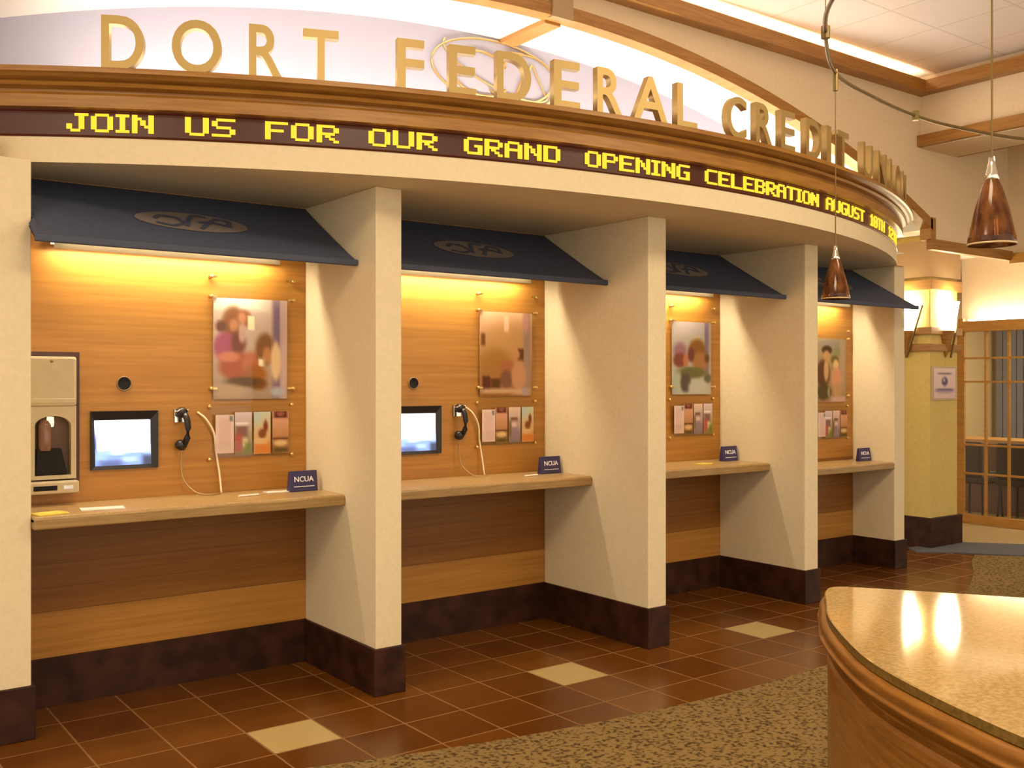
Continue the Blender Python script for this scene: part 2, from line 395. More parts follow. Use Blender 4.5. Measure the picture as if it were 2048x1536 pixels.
# lower ceiling over the passage and walls behind
struct(box(8.165, 16, WF+.05, 9, 3.12, 3.2).build('ceiling_passage', M['white']))
struct(box(10.0, 16, -4, WF+.05, 3.12, 3.2).build('ceiling_office', M['white']))
struct(box(8.165, 11.3, 6.35, 6.45, 0, 3.15).build('wall_passage', M['bulkhead']))
struct(box(11.45, 11.55, -4, 6.35, 2.36, 3.15).build('wall_right', M['bulkhead']))

# column
XC0, XC1, YC = 9.284, 9.79, 5.48
colm = struct(box(XC0, XC1, YC, YC+.5, 0, 3.14).build('wall_column', M['yellow'], bevel=.005))
box(XC0-.03, XC1+.05, YC-.03, YC+.53, 0, .30).build('baseboard', M['darkbase'], colm, bevel=.004)
box(XC0-.02, XC1+.025, YC-.02, YC+.52, 2.70, 3.06).build('upper_box', mat('tan_paint', (.48, .32, .17), .7), colm)
for (a, b_) in ((2.125, 2.20), (1.96, 2.035)):
    box(XC0-.03, XC1+.05, YC-.03, YC+.53, a, b_).build('band', M['trimwood'], colm, bevel=.004)
box(XC0-.03, XC1+.05, YC-.03, YC+.53, 2.57, 2.675).build('capital_band', M['rimwood'], colm, bevel=.004)

# ------------------------------------------------------------ office behind glass
win = struct(empty('window_1', (11.3, 5.0, 0)))
fr = MB(); L = lambda v: v-5.0
fr.box(-.03, .03, L(6.24), L(6.35), 0, 2.4); fr.box(-.05, .05, -3, L(6.35), 0, .105); fr.box(-.06, .08, -3, L(6.35), 2.24, 2.36)
fr.build('frame', M['sash'], win)
mt_ = MB()
for k in range(12):
    y = 6.245 - .268*k - 5
    mt_.box(-.018, .018, y-.012, y+.012, .1, 2.25)
for z in (1.93, 1.655, .92, .585): mt_.box(-.015, .015, -2, L(6.3), z-.011, z+.011)
mt_.build('muntins', M['sash'], win)
MB().box(-.003, .003, -2, L(6.3), .1, 2.25).build('glass', M['glass'], win)
struct(box(14.6, 14.7, 2, 8.5, 0, 3.15).build('wall_office_back', M['officewall']))
struct(box(11.38, 14.7, 7.6, 7.7, 0, 3.15).build('wall_office_side', M['officewall']))
struct(MB().slab([(11.2, 2), (14.7, 2), (14.7, 7.7), (11.2, 7.7)], .0, .004).build('floor_office', M['beigecarpet']))
bl = empty('vertical_blind', (14.45, 7.0, 0), 'blue grey vertical blind hanging in the glazed office on the right', 'blind')
m_ = MB()
for k in range(14): m_.box(-.01, .03, -.9+k*.1, -.815+k*.1, .6, 2.9)
m_.build('slats', M['blueblind'], bl); box(-.03, .05, -.95, .55, 2.9, 2.98).build('head_rail', M['sash'], bl)
dk = empty('office_desk', (12.6, 5.7, 0), 'long dark desk with an orange wood top behind the glass wall', 'desk')
box(-.32, .32, -1.6, 1.65, .88, .93).build('desk_top', M['rimwood'], dk)
box(-.28, .28, -1.5, 1.6, .0, .88).build('cabinet', M['redwood'], dk)
box(-.31, -.285, -1.55, .75, .50, .54).build('rail', M['steel'], dk)
def office_chair(loc, rz, label):
    c = empty('office_chair', loc, label, 'chair', 'dark chairs in the glazed office'); c.rotation_euler.z = rz
    box(-.24, .24, -.23, .23, .42, .52).build('seat', M['darkchair'], c, bevel=.03)
    box(-.22, .22, .18, .25, .5, .93).build('backrest', M['darkchair'], c, bevel=.03)
    for sx in (-.2, .2):
        for sy in (-.19, .19): MB().tube([(sx, sy, .43), (sx*1.1, sy*1.1, 0)], .014).build('leg', M['black'], c)
    return c
ch = office_chair((11.95, 5.85, 0), 1.5, 'dark office chair nearer the right frame edge, in front of the desk')
dup(ch, (11.95, 6.45, 0), 'dark office chair beside the left post of the glass wall, in front of the desk')
area('office_fill_light', (12.9, 5.4, 3.0), (0, 0, 0), 1, 1, 85, WARM)  # added fill lamp, out of view, brightens the office interior
cv = tag(box(11.31, 11.38, 3.2, 6.2, 2.37, 2.385).build('cove_light', M['covewarm']), 'warm strip light on the ledge above the glass office front', 'light')

# ------------------------------------------------------------ LED ticker
FONT = {'J':['00111','00010','00010','00010','10010','10010','01100'],'O':['01110','10001','10001','10001','10001','10001','01110'],
'I':['111','010','010','010','010','010','111'],'N':['10001','11001','10101','10101','10011','10001','10001'],'U':['10001','10001','10001','10001','10001','10001','01110'],
'S':['01111','10000','10000','01110','00001','00001','11110'],'F':['11111','10000','10000','11110','10000','10000','10000'],'R':['11110','10001','10001','11110','10100','10010','10001'],
'G':['01111','10000','10000','10011','10001','10001','01111'],'A':['01110','10001','10001','11111','10001','10001','10001'],'D':['11110','10001','10001','10001','10001','10001','11110'],
'P':['11110','10001','10001','11110','10000','10000','10000'],'E':['11111','10000','10000','11110','10000','10000','11111'],'C':['01111','10000','10000','10000','10000','10000','01111'],
'L':['10000','10000','10000','10000','10000','10000','11111'],'B':['11110','10001','10001','11110','10001','10001','11110'],'T':['11111','00100','00100','00100','00100','00100','00100'],
'1':['010','110','010','010','010','010','111'],'0':['01110','10001','10011','10101','11001','10001','01110'],'H':['10001','10001','10001','11111','10001','10001','10001'],'2':['01110','10001','00001','00110','01000','10000','11111']}
led = empty('led_ticker', P(0, RR, 2.80), 'long curved LED message strip with amber words between cornice and cream band', 'sign')
def rel(p): o = led.location; return (p[0]-o.x, p[1]-o.y, p[2]-o.z)
m_ = sweep([(-.02, 2.80), (.004, 2.80), (.008, 2.806), (-.004, 2.812), (-.004, 2.918), (.008, 2.922), (.008, 2.928), (-.02, 2.928)], left=.55)
m_.v = [rel(p) for p in m_.v]; m_.build('display_panel', M['ledbg'], led)
for word, a, b_ in (('JOIN',-31.2,-27.82),('US',-26.53,-24.57),('FOR',-23.31,-20.29),('OUR',-18.96,-15.94),('GRAND',-14.64,-9.86),('OPENING',-8.43,-1.97),('CELEBRATION',-.78,9.82),('AUGUST',10.86,17.11),('10TH',18.56,22.5),('12TH',24.3,29.5)):
    cols = []
    for ch_ in word:
        g = FONT[ch_]; cols += [[g[r][c] for r in range(7)] for c in range(len(g[0]))] + [['0']*7]
    cols = cols[:-1]; da = (b_-a)/len(cols); z0, z1 = 2.826, 2.912; dz = (z1-z0)/7
    q = MB()
    for c, cc in enumerate(cols):
        for r in range(7):
            if cc[r] == '1':
                aa, ab = a+da*(c+.0), a+da*(c+1.30); zt = z1-dz*(r+.03); zb = z1-dz*(r+.97)
                q.add([rel(P(aa, RR+.005, zb)), rel(P(ab, RR+.005, zb)), rel(P(ab, RR+.005, zt)), rel(P(aa, RR+.005, zt)),
                       rel(P(aa, RR-.002, zb)), rel(P(ab, RR-.002, zb)), rel(P(ab, RR-.002, zt)), rel(P(aa, RR-.002, zt))],
                      [(0,1,2,3),(0,4,5,1),(1,5,6,2),(2,6,7,3),(3,7,4,0)])
    q.build('lit_word', M['led'], led, fix=False)

# ------------------------------------------------------------ brass letters
LET = [('D',-29.6,-27.98),('O',-26.92,-25.0),('R',-23.94,-22.6),('T',-21.78,-20.35),('F',-17.9,-16.73),('E',-15.63,-14.4),('D',-13.43,-11.77),('E',-10.64,-9.27),('R',-8.35,-6.91),
       ('A',-6.3,-4.2),('L',-3.61,-2.28),('C',-.16,1.35),('R',2.12,3.54),('E',4.3,5.64),('D',6.76,8.47),('I',9.06,9.6),('T',10.43,11.93),
       ('U',14.2,15.9),('N',17.0,18.9),('I',19.9,20.4),('O',21.4,23.5),('N',24.4,26.2)]
ORD = ['first','second','third','fourth','fifth','sixth','seventh','eighth','ninth','tenth','eleventh','twelfth','thirteenth','fourteenth','fifteenth','sixteenth','seventeenth','eighteenth','nineteenth','twentieth','twenty-first','last']
def glyph(ch_):
    cu = bpy.data.curves.new('glyph', 'FONT'); cu.body = ch_; cu.size = 1; cu.extrude = .05; cu.offset = .012; cu.resolution_u = 6
    o = bpy.data.objects.new('glyph', cu); COL.objects.link(o)
    bpy.context.view_layer.update(); dg = bpy.context.evaluated_depsgraph_get()
    me = bpy.data.meshes.new_from_object(o.evaluated_get(dg)); bpy.data.objects.remove(o)
    x0 = min(v.co.x for v in me.vertices); x1 = max(v.co.x for v in me.vertices); y0 = min(v.co.y for v in me.vertices); y1 = max(v.co.y for v in me.vertices)
    return me, x0, x1, y0, y1
LH = .25
for i, (ch_, a, b_) in enumerate(LET):
    me, x0, x1, y0, y1 = glyph(ch_); wd = math.radians(b_-a)*(RR+.08); am = (a+b_)/2
    for v in me.vertices:
        v.co = Vector(((v.co.x-(x0+x1)/2)/(x1-x0)*wd, -v.co.z/.05*.022, (v.co.y-y0)/(y1-y0)*LH))
    me.materials.clear(); me.materials.append(M['signbrass'])
    o = bpy.data.objects.new('sign_letter', me); COL.objects.link(o); o.location = P(am, RR+.085, 3.092); o.rotation_euler.z = math.radians(am)
    tag(o, 'brass letter %s, %s of the row standing on the curved cornice' % (ch_, ORD[i]), 'letter', 'brass letters standing on the cornice')

# gold oval emblem on the lavender wall
em = empty('wall_emblem', (4.07, YL-.012, 3.78), 'thin gold oval emblem with looping strokes on the lavender wall behind the letters', 'emblem')
def oval(cx, cz, rx, rz, a0=0, a1=360, n=40, t=0): 
    out = []
    for k in range(n+1):
        a = math.radians(a0+(a1-a0)*k/n); x, z = rx*math.cos(a), rz*math.sin(a)
        out.append((cx+x*math.cos(t)-z*math.sin(t), 0, cz+x*math.sin(t)+z*math.cos(t)))
    return out
MB().tube(oval(0, 0, .54, .225), .007, 6).build('oval_ring', M['brass'], em)
q = MB(); q.tube(oval(-.14, -.02, .24, .15, 30, 330), .009, 6); q.tube(oval(.2, .0, .3, .17, 200, 470, t=.2), .007, 6)
q.tube(oval(.0, .03, .46, .13, 170, 360, t=-.25), .006, 6); q.tube([(-.02,0,-.18),(.02,0,.0),(.1,0,.17),(.22,0,.18)], .009, 6); q.tube([(.12,0,-.2),(.2,0,-.02),(.3,0,.12)], .008, 6); q.tube([(.3,0,.12),(.42,0,-.08),(.36,0,-.16)], .007, 6)
q.build('script_strokes', M['brass'], em)
# cove strip behind the letters
tag(box(1.35, 7.75, 5.22, 5.27, 3.09, 3.11).build('cove_light', M['cove']), 'white strip light lying behind the brass letters in the arch', 'light')
# strip above the hall crown
tag(box(1.0, 8.2, WF-.07, WF-.03, 4.262, 4.275).build('cove_light', M['covewarm']), 'thin warm strip light along the top of the straight crown moulding', 'light')

# ------------------------------------------------------------ the four teller bays
DX = [XL[k+1]-XL[1] for k in range(4)]; DZ = [0, 0, 0, -.085]
BAY = ['in the leftmost bay', 'in the second bay', 'in the third bay', 'in the rightmost bay']
# worktops
for k in range(4):
    x0, x1 = XL[k]+PT, XL[k+1]; yf = 4.98 if k < 3 else 5.06; z = 1.03 + DZ[k]
    w_ = empty('worktop', ((x0+x1)/2, WB, z-.06), 'tan worktop shelf with a thick front edge ' + BAY[k], 'worktop', 'worktops of the bays'); hw = (x1-x0)/2
    box(-hw+.001, hw-.001, yf-WB+.012, -.001, .03, .06).build('top', M['counter'], w_, bevel=.004)
    box(-hw+.001, hw-.001, yf-WB, -.02, 0, .052).build('front_edge', M['counteredge'], w_, bevel=.006)
# awnings and lights
for k in range(4):
    x0, x1 = XL[k]+PT+.004, XL[k+1]-.004; xm = (x0+x1)/2; hw = (x1-x0)/2
    a_ = empty('awning', (xm, WB, 2.29), 'sloping navy canvas awning with a faint oval emblem ' + BAY[k], 'awning', 'navy awnings of the bays')
    yf, zt, D = 4.835-WB, .385, WB-4.835
    def cant(y): return zt*(1+y/D)   # y negative: height of the canvas
    nx, ny = 20, 10; q = MB()
    for s_ in (0, -.012):
        rings = []
        for j in range(ny+1):
            y = yf*(j/ny); rings.append([(-hw+2*hw*i/nx - (.030*smoothstep(.70, .74, j/ny)*(1-i/nx) if k == 0 else 0), y, .012+(.375)*(1-j/ny) + s_ - .006*math.sin(PI*j/ny)) for i in range(nx+1)])
        q.loft(rings, closed=False)
    q.build('canopy', M['navy'], a_, smooth=True)
    box(-hw-(.030 if k == 0 else 0), hw, yf-.012, yf+.012, -.012, .022).build('front_bar', M['navyrim'], a_, bevel=.006)
    for sx in (-1, 1):
        xx = sx*(hw-.012); q = MB().tube([(xx, -.01, .372), (xx, yf, .0)], .009, 6).build('side_bar', M['navyrim'], a_)
    # emblem on the slope
    sl = math.atan2(.375, D); q = MB()
    def onc(u, t): # u along x, t up the slope from the middle
        y = yf*.52 + t*math.cos(sl); f_ = y/yf; return (u, y, .012+.375*(1-f_)+.004-.006*math.sin(PI*f_))
    n = 36; ring = lambda rx, rt: [onc(rx*math.cos(2*PI*i/n), rt*math.sin(2*PI*i/n)) for i in range(n)]
    q.loft([ring(.30, .125), ring(.30, .124)]); q.add(ring(.295, .12), [tuple(range(n))])
    q.build('emblem', M['emblem'], a_); q = MB()
    for (pts) in ([(-.2,-.05),(-.12,-.08),(-.05,-.03),(-.08,.04),(-.16,.05),(-.2,-.0)], [(-.05,-.07),(-.02,.02),(.02,.09),(.09,.08)], [(.02,-.09),(.08,.0),(.14,.07),(.21,.05),(.19,-.01)], [(.03,.0),(.12,.01),(.2,-.03)]):
        for i in range(len(pts)-1):
            (u0,t0),(u1,t1) = pts[i], pts[i+1]; d = Vector((u1-u0, t1-t0)).normalized(); px, pt = -d.y*.012, d.x*.012
            q.add([onc(u0+px,t0+pt), onc(u1+px,t1+pt), onc(u1-px,t1-pt), onc(u0-px,t0-pt)], [(0,1,2,3)])
    o_ = q.build('emblem_script', M['navy'], a_, loc=(0, -.002, .003))
    l_ = empty('fluorescent_light', (1.76+DX[k], 5.395, 2.378), 'bright fluorescent strip light under the awning ' + BAY[k], 'light', 'strip lights under the awnings')
    q = box(-.60, .60, -.028, .05, .014, .05); q.box(-.60, .60, .046, .05, -.03, .05); q.build('housing', M['white'], l_)
    box(-.60, .60, -.030, -.026, -.058, .05).build('diffuser_lip', M['lip'], l_)
    MB().tube([(-.575, 0, 0), (.575, 0, 0)], .011, 10).build('tube', M['tube'], l_)
    for sx in (-.59, .59): box(sx-.015, sx+.010, -.015, .015, -.016, .014).build('socket', M['white'], l_)

# pneumatic tube station in the first bay
ps = empty('pneumatic_tube_station', (1.18, WB, 1.09), 'beige drive-up style tube station with arched niche, beside the left pillar', 'machine')
q = MB(); q.prism([(-.155,0),(.127,0),(.127,.715),(-.155,.715)], -.012, -.001); q.build('backing_frame', mat('dark_red_frame', (.05, .012, .008), .4), ps)
box(-.145, .10, -.075, -.012, .44, .69).build('upper_cover', M['beigeplastic'], ps, bevel=.012)
box(-.14, .095, -.078, -.074, .455, .478).build('cover_lip', M['beigeplastic'], ps, bevel=.003)
MB().lathe([(.007,.0),(.007,.004),(.0,.005)], 10, (-.02,-.075,.665), 'y').build('screw', M['bronze'], ps)
# niche surround with an arched hole
n = 14; hole = [(-.095, .09), (-.095, .34)] + [(-.01+.085*math.cos(PI-PI*i/n), .34+.05*math.sin(PI*i/n)) for i in range(n+1)] + [(.075, .09)]
outer = [(-.145, .07), (-.145, .42)] + [(-.145+.245*(i/n), .44) for i in range(n+1)] + [(.10, .07)]
q = MB(); q.loft([[(x, -.06, z) for x, z in outer], [(x, -.06, z) for x, z in hole], [(x, -.005, z) for x, z in hole]]); q.loft([[(x, -.06, z) for x, z in outer], [(x, -.008, z) for x, z in outer]])
q.build('niche_surround', M['beigeplastic'], ps)
MB().prism([(x, z) for x, z in hole], -.0135, -.0125).build('niche_back', mat('brown_lining', (.10, .05, .025), .5), ps)
MB().lathe([(.028,0),(.032,.02),(.032,.13),(.022,.15),(.008,.155)], 16, (-.045,-.042,.215)).build('glass_tube', mat('smoky_tube', (.20, .10, .07), .15), ps, smooth=True)
MB().lathe([(.015,0),(.018,.02),(.016,.05),(.0,.052)], 12, (-.02,-.045,.335)).build('small_lamp', mat('lit_bulb', (.9, .75, .5), .4, 0, .5, (1, .75, .4), 1.2), ps, smooth=True)
q = MB(); q.prism([(-.09,.092),(.06,.092),(.045,.16),(.03,.225),(-.085,.225)], -.056, -.016); q.build('carrier_pocket', M['blackmatt'], ps, bevel=.006)
box(-.15, .105, -.105, -.012, .0, .062).build('tray', M['beigeplastic'], ps, bevel=.008)
box(-.11, -.0, -.1065, -.104, .018, .042).build('slot', M['blackmatt'], ps); box(.03, .075, -.1065, -.104, .022, .04).build('button_plate', M['steel'], ps)

# monitors (first two bays), speaker holes, handsets
mo = empty('monitor', (1.534, WB, 1.191), 'small video monitor set in the wood wall, showing a white glare, ' + BAY[0], 'monitor', 'wall monitors')
hw, H = .173, .307
q = MB(); oo = [(-hw,0),(hw,0),(hw,H),(-hw,H)]; ii = [(-hw+.028,.022),(hw-.04,.022),(hw-.045,H-.055),(-hw+.022,H-.055)]
q.loft([[(x,-.001,z) for x,z in oo],[(x,-.018,z) for x,z in oo],[(x,-.02,z) for x,z in oo],[(x,-.006,z) for x,z in ii]])
q.build('bezel', M['black'], mo)
W_ = 2*hw-.04
s_ = picture('screen', W_, H-.06, (255,255,255), (235,242,255), [
    (.5,.0,.6,.03,(40,45,110),.5,'r'),(1.0,.5,.05,.6,(45,50,110),.5,'r'),(0,.8,.06,.5,(60,70,150),.6,'r'),
    (.5,.95,.6,.20,(105,130,190),.25,'r'),(.25,.72,.06,.06,(130,160,215),.5,'r'),(.12,.78,.1,.12,(120,150,220),.5,'r'),(.75,.78,.25,.06,(110,140,195),.5,'r'),
    (.9,.68,.08,.1,(150,170,230),.5,'r'),(.3,.98,.2,.09,(75,85,130),.5,'r'),(.6,.88,.12,.05,(140,165,215),.6,'r'),(.92,.95,.1,.16,(55,60,80),.5,'r')], M['screen'], mo)
s_.location = (-.005, -.008, .02)
mo2 = dup(mo, (1.534+DX[1], WB, 1.191), 'small video monitor half hidden by the first pillar, ' + BAY[1])
sp = empty('speaker_hole', (1.533, WB, 1.643), 'round black speaker above the monitor ' + BAY[0], 'speaker', 'round wall speakers')
MB().lathe([(.0,.006),(.030,.006),(.033,.003)], 24, (0,0,0), 'y').build('grille', M['blackmatt'], sp)
MB().lathe([(.033,.001),(.034,.009),(.039,.008),(.040,.0)], 24, (0,0,0), 'y').build('ring', mat('grey_ring', (.25,.16,.08), .5), sp, smooth=True)
dup(sp, (1.506+DX[1], WB, 1.643), 'round black speaker above the monitor ' + BAY[1])
hs = empty('telephone_handset', (1.83, WB, 1.28), 'black telephone handset hanging on a chrome hook ' + BAY[0], 'telephone', 'wall handsets')
q = MB(); q.tube([(.004,-.062,.20),(.014,-.072,.17),(.019,-.078,.12),(.016,-.074,.07),(.006,-.062,.035)], [.016,.0175,.017,.0175,.016], 12); q.build('grip', M['black'], hs, smooth=True)
q = MB(); q.tube([(.004,-.062,.20),(-.002,-.045,.205),(-.004,-.022,.205)], [.020,.030,.028], 14); q.build('earpiece', M['black'], hs, smooth=True)
q = MB(); q.tube([(.006,-.062,.035),(-.004,-.045,.028),(-.008,-.022,.028)], [.019,.031,.029], 14); q.build('mouthpiece', M['black'], hs, smooth=True)
q = MB().box(-.035, -.014, -.02, -.001, .15, .225); q.tube([(-.025,-.01,.21),(-.03,-.05,.212),(-.022,-.07,.222)], .006, 8); q.tube([(.02,-.01,.21),(.026,-.05,.212),(.022,-.07,.222)], .005, 8)
q.box(-.035, .03, -.008, -.001, .15, .225); q.build('hook', M['steel'], hs, bevel=.002)
q = MB(); pts = [(-.002,-.04,.01),(-.006,-.035,-.06),(0,-.04,-.14),(.02,-.06,-.19),(.06,-.1,-.232),(.12,-.12,-.243),(.19,-.10,-.243)]
def crv(pts, n=8):
    P_ = [Vector(p) for p in pts]; P_ = [P_[0]*2-P_[1]] + P_ + [P_[-1]*2-P_[-2]]; out = []
    for i in range(1, len(P_)-2):
        for k in range(n):
            t = k/n; a, b2, c, d = P_[i-1], P_[i], P_[i+1], P_[i+2]
            out.append(.5*((2*b2)+(c-a)*t+(2*a-5*b2+4*c-d)*t*t+(3*b2-a-3*c+d)*t**3))
    out.append(P_[-2]); return out
MB().tube(crv(pts), .0045, 6).build('cord', M['cord'], hs, smooth=True)
dup(hs, (1.838+DX[1], WB, 1.275), 'black telephone handset hanging on a chrome hook ' + BAY[1])
# pen cords that loop from the poster board to the worktop
pc = tag(MB().tube(crv([(.0,-.006,.0),(.04,-.03,-.04),(.085,-.03,-.12),(.10,-.02,-.22),(.115,-.03,-.34),(.12,-.05,-.452)]), .006, 6).build('pen_cord', M['cordlight'], smooth=True, loc=(1.925, WB, 1.485)),
         'cream looped pen cord between handset and leaflets ' + BAY[0], 'cord', 'cream pen cords')
pc2 = pc.copy(); COL.objects.link(pc2); pc2.location.x += DX[1]-.02; pc2['label'] = 'cream looped pen cord between handset and leaflets ' + BAY[1]
pen = empty('counter_pen', (2.12, 5.2, 1.031), 'slim pale pen lying on the worktop under the leaflets ' + BAY[0], 'pen', 'pens on the worktops')
MB().tube([(-.07,.0,.006),(.05,.02,.006)], .005, 8).build('barrel', M['paper'], pen); MB().tube([(.05,.02,.006),(.068,.023,.006)], [.005,.001], 8).build('tip', M['steel'], pen)
dup(pen, (2.25+DX[1], 5.2, 1.031), 'slim pale pen lying on the worktop under the leaflets ' + BAY[1])

# poster boards: acrylic panels on brass standoffs
PB = [
 ((215,190,185),(165,140,125),[(.30,.02,.35,.08,(255,250,240),.7,'r'),(.85,.5,.055,.55,(125,100,130),.35,'r'),(.95,.5,.04,.6,(195,165,170),.5,'r'),
   (.26,.25,.15,.17,(140,85,45),.35,'e'),(.40,.20,.11,.09,(165,98,60),.35,'e'),(.38,.19,.05,.05,(205,140,105),.5,'e'),(.10,.28,.07,.06,(110,65,45),.5,'e'),(.27,.27,.06,.06,(195,130,95),.5,'e'),
   (.15,.48,.15,.14,(165,78,112),.35,'e'),(.33,.44,.10,.12,(118,55,40),.45,'e'),(.50,.24,.035,.07,(252,238,205),.2,'r'),(.38,.34,.05,.1,(200,160,150),.5,'e'),
   (.34,.68,.27,.14,(168,82,48),.3,'e'),(.20,.58,.14,.05,(205,125,100),.5,'e'),(.52,.65,.14,.12,(185,105,75),.5,'e'),(.69,.50,.13,.16,(128,84,50),.35,'e'),(.72,.56,.06,.08,(185,125,85),.5,'e'),
   (.84,.62,.07,.20,(222,190,155),.35,'e'),(.55,.76,.16,.10,(160,95,35),.5,'e'),(.64,.63,.035,.035,(250,235,210),.3,'r'),(.60,.85,.12,.06,(125,75,25),.5,'e'),
   (.40,.83,.24,.05,(92,62,25),.5,'e'),(.18,.92,.25,.07,(185,155,130),.5,'e'),(.86,.93,.09,.05,(175,175,200),.5,'e')]),
 ((222,180,155),(150,95,50),[(.5,.35,.45,.25,(195,145,95),.8,'e'),(.9,.45,.07,.55,(160,132,118),.4,'r'),(.88,.12,.06,.12,(195,140,140),.5,'e'),(.5,.14,.04,.09,(240,190,170),.4,'r'),
   (.06,.33,.035,.07,(105,60,20),.4,'r'),(.30,.62,.3,.18,(165,112,50),.7,'e'),(.52,.64,.13,.07,(172,100,70),.5,'e'),(.5,.8,.12,.11,(125,80,65),.4,'e'),
   (.78,.50,.055,.07,(100,52,15),.3,'r'),(.70,.50,.06,.05,(195,140,95),.5,'e'),(.74,.76,.14,.17,(198,142,108),.3,'e'),(.12,.84,.07,.08,(88,35,22),.25,'r'),(.29,.85,.09,.06,(92,52,18),.25,'r'),
   (.45,.945,.5,.035,(205,165,135),.4,'r'),(.86,.945,.06,.05,(170,150,165),.5,'e'),(.3,.99,.3,.03,(150,95,45),.4,'r')]),
 ((178,165,160),(185,178,172),[(.5,.1,.5,.1,(185,170,175),.6,'e'),(.89,.35,.055,.4,(128,108,140),.4,'r'),(.62,.23,.09,.03,(205,185,160),.4,'r'),(.64,.40,.22,.17,(130,85,28),.35,'e'),(.72,.55,.2,.14,(165,112,65),.4,'e'),
   (.2,.40,.16,.11,(150,105,120),.6,'e'),(.2,.53,.17,.10,(125,62,52),.4,'e'),(.35,.53,.07,.09,(190,115,80),.5,'e'),(.48,.45,.08,.1,(105,50,55),.5,'e'),(.9,.5,.06,.06,(95,60,30),.5,'e'),
   (.5,.70,.38,.08,(105,102,62),.4,'e'),(.34,.84,.14,.13,(85,75,68),.35,'e'),(.92,.78,.1,.06,(95,95,70),.5,'e'),(.1,.85,.1,.15,(175,180,165),.5,'r'),(.66,.90,.24,.1,(190,188,182),.4,'e')]),
 ((170,150,120),(165,125,95),[(.5,.08,.45,.07,(150,135,125),.8,'e'),(.75,.2,.2,.08,(135,135,100),.6,'e'),(.88,.4,.08,.4,(180,150,130),.5,'r'),(.36,.18,.17,.07,(72,45,20),.3,'e'),(.35,.29,.12,.10,(198,150,98),.35,'e'),
   (.62,.33,.13,.07,(110,95,35),.4,'e'),(.66,.41,.09,.08,(222,188,125),.4,'e'),(.24,.55,.22,.22,(92,52,22),.3,'e'),(.34,.5,.08,.17,(205,160,115),.4,'e'),(.68,.62,.17,.17,(212,148,115),.3,'e'),
   (.25,.84,.25,.12,(80,62,28),.4,'e'),(.42,.84,.04,.08,(150,150,95),.5,'e'),(.72,.82,.14,.12,(190,150,105),.5,'e'),(.75,.95,.25,.04,(205,165,160),.4,'r')])]
POST = ['poster of a group sharing a meal, orange and magenta tones, ', 'pale brown poster with one person at a table, ', 'poster with a cluster of people on a grey ground, ', 'poster of two smiling people side by side, ']
BRO = {'form': ((225,200,195),(225,190,185),[(.5,.5,.36,.42,(212,180,170),.3,'r'),(.86,.10,.1,.07,(130,125,120),.4,'r')]),
 'mall': ((215,195,205),(130,120,60),[(.4,.28,.4,.05,(235,225,225),.3,'r'),(.4,.45,.35,.13,(130,95,90),.4,'r'),(.2,.72,.2,.2,(180,85,80),.5,'r'),(.6,.72,.12,.1,(215,195,160),.4,'r'),(.8,.85,.2,.12,(120,125,45),.6,'r')]),
 'roof': ((190,200,180),(220,145,75),[(.7,.35,.12,.16,(120,50,30),.4,'e'),(.5,.52,.24,.12,(125,70,35),.4,'e'),(.2,.1,.2,.2,(180,195,190),.6,'e'),(.5,.85,.5,.12,(215,130,55),.4,'r'),(.4,.7,.4,.07,(220,180,130),.5,'r')]),
 'car': ((220,165,140),(150,105,50),[(.5,.07,.42,.09,(85,40,22),.3,'r'),(.5,.05,.25,.05,(150,85,75),.4,'e'),(.5,.65,.5,.035,(95,50,22),.3,'r'),(.5,.76,.4,.07,(225,190,140),.4,'e'),(.5,.92,.45,.05,(90,70,25),.4,'r')]),
 'person': ((225,195,175),(130,110,120),[(.45,.34,.3,.05,(130,90,70),.3,'r'),(.45,.5,.2,.07,(215,185,180),.4,'e'),(.5,.75,.35,.18,(145,120,135),.4,'e'),(.1,.6,.1,.2,(115,90,40),.5,'r')])}
ORDER = [['form','mall','roof','car'], ['form','car','person','roof'], ['form','car','person','mall'], ['form','mall','person','car']]
BW = ['white form', 'leaflet with a busy street photo', 'leaflet with a red roofline over orange', 'brown and cream leaflet with a dark heading']
BN = {'form': 'plain white form', 'mall': 'leaflet with a pink and green scene', 'roof': 'leaflet with a dark red diagonal over orange', 'car': 'peach leaflet with a dark heading bar', 'person': 'leaflet with a grey violet figure'}
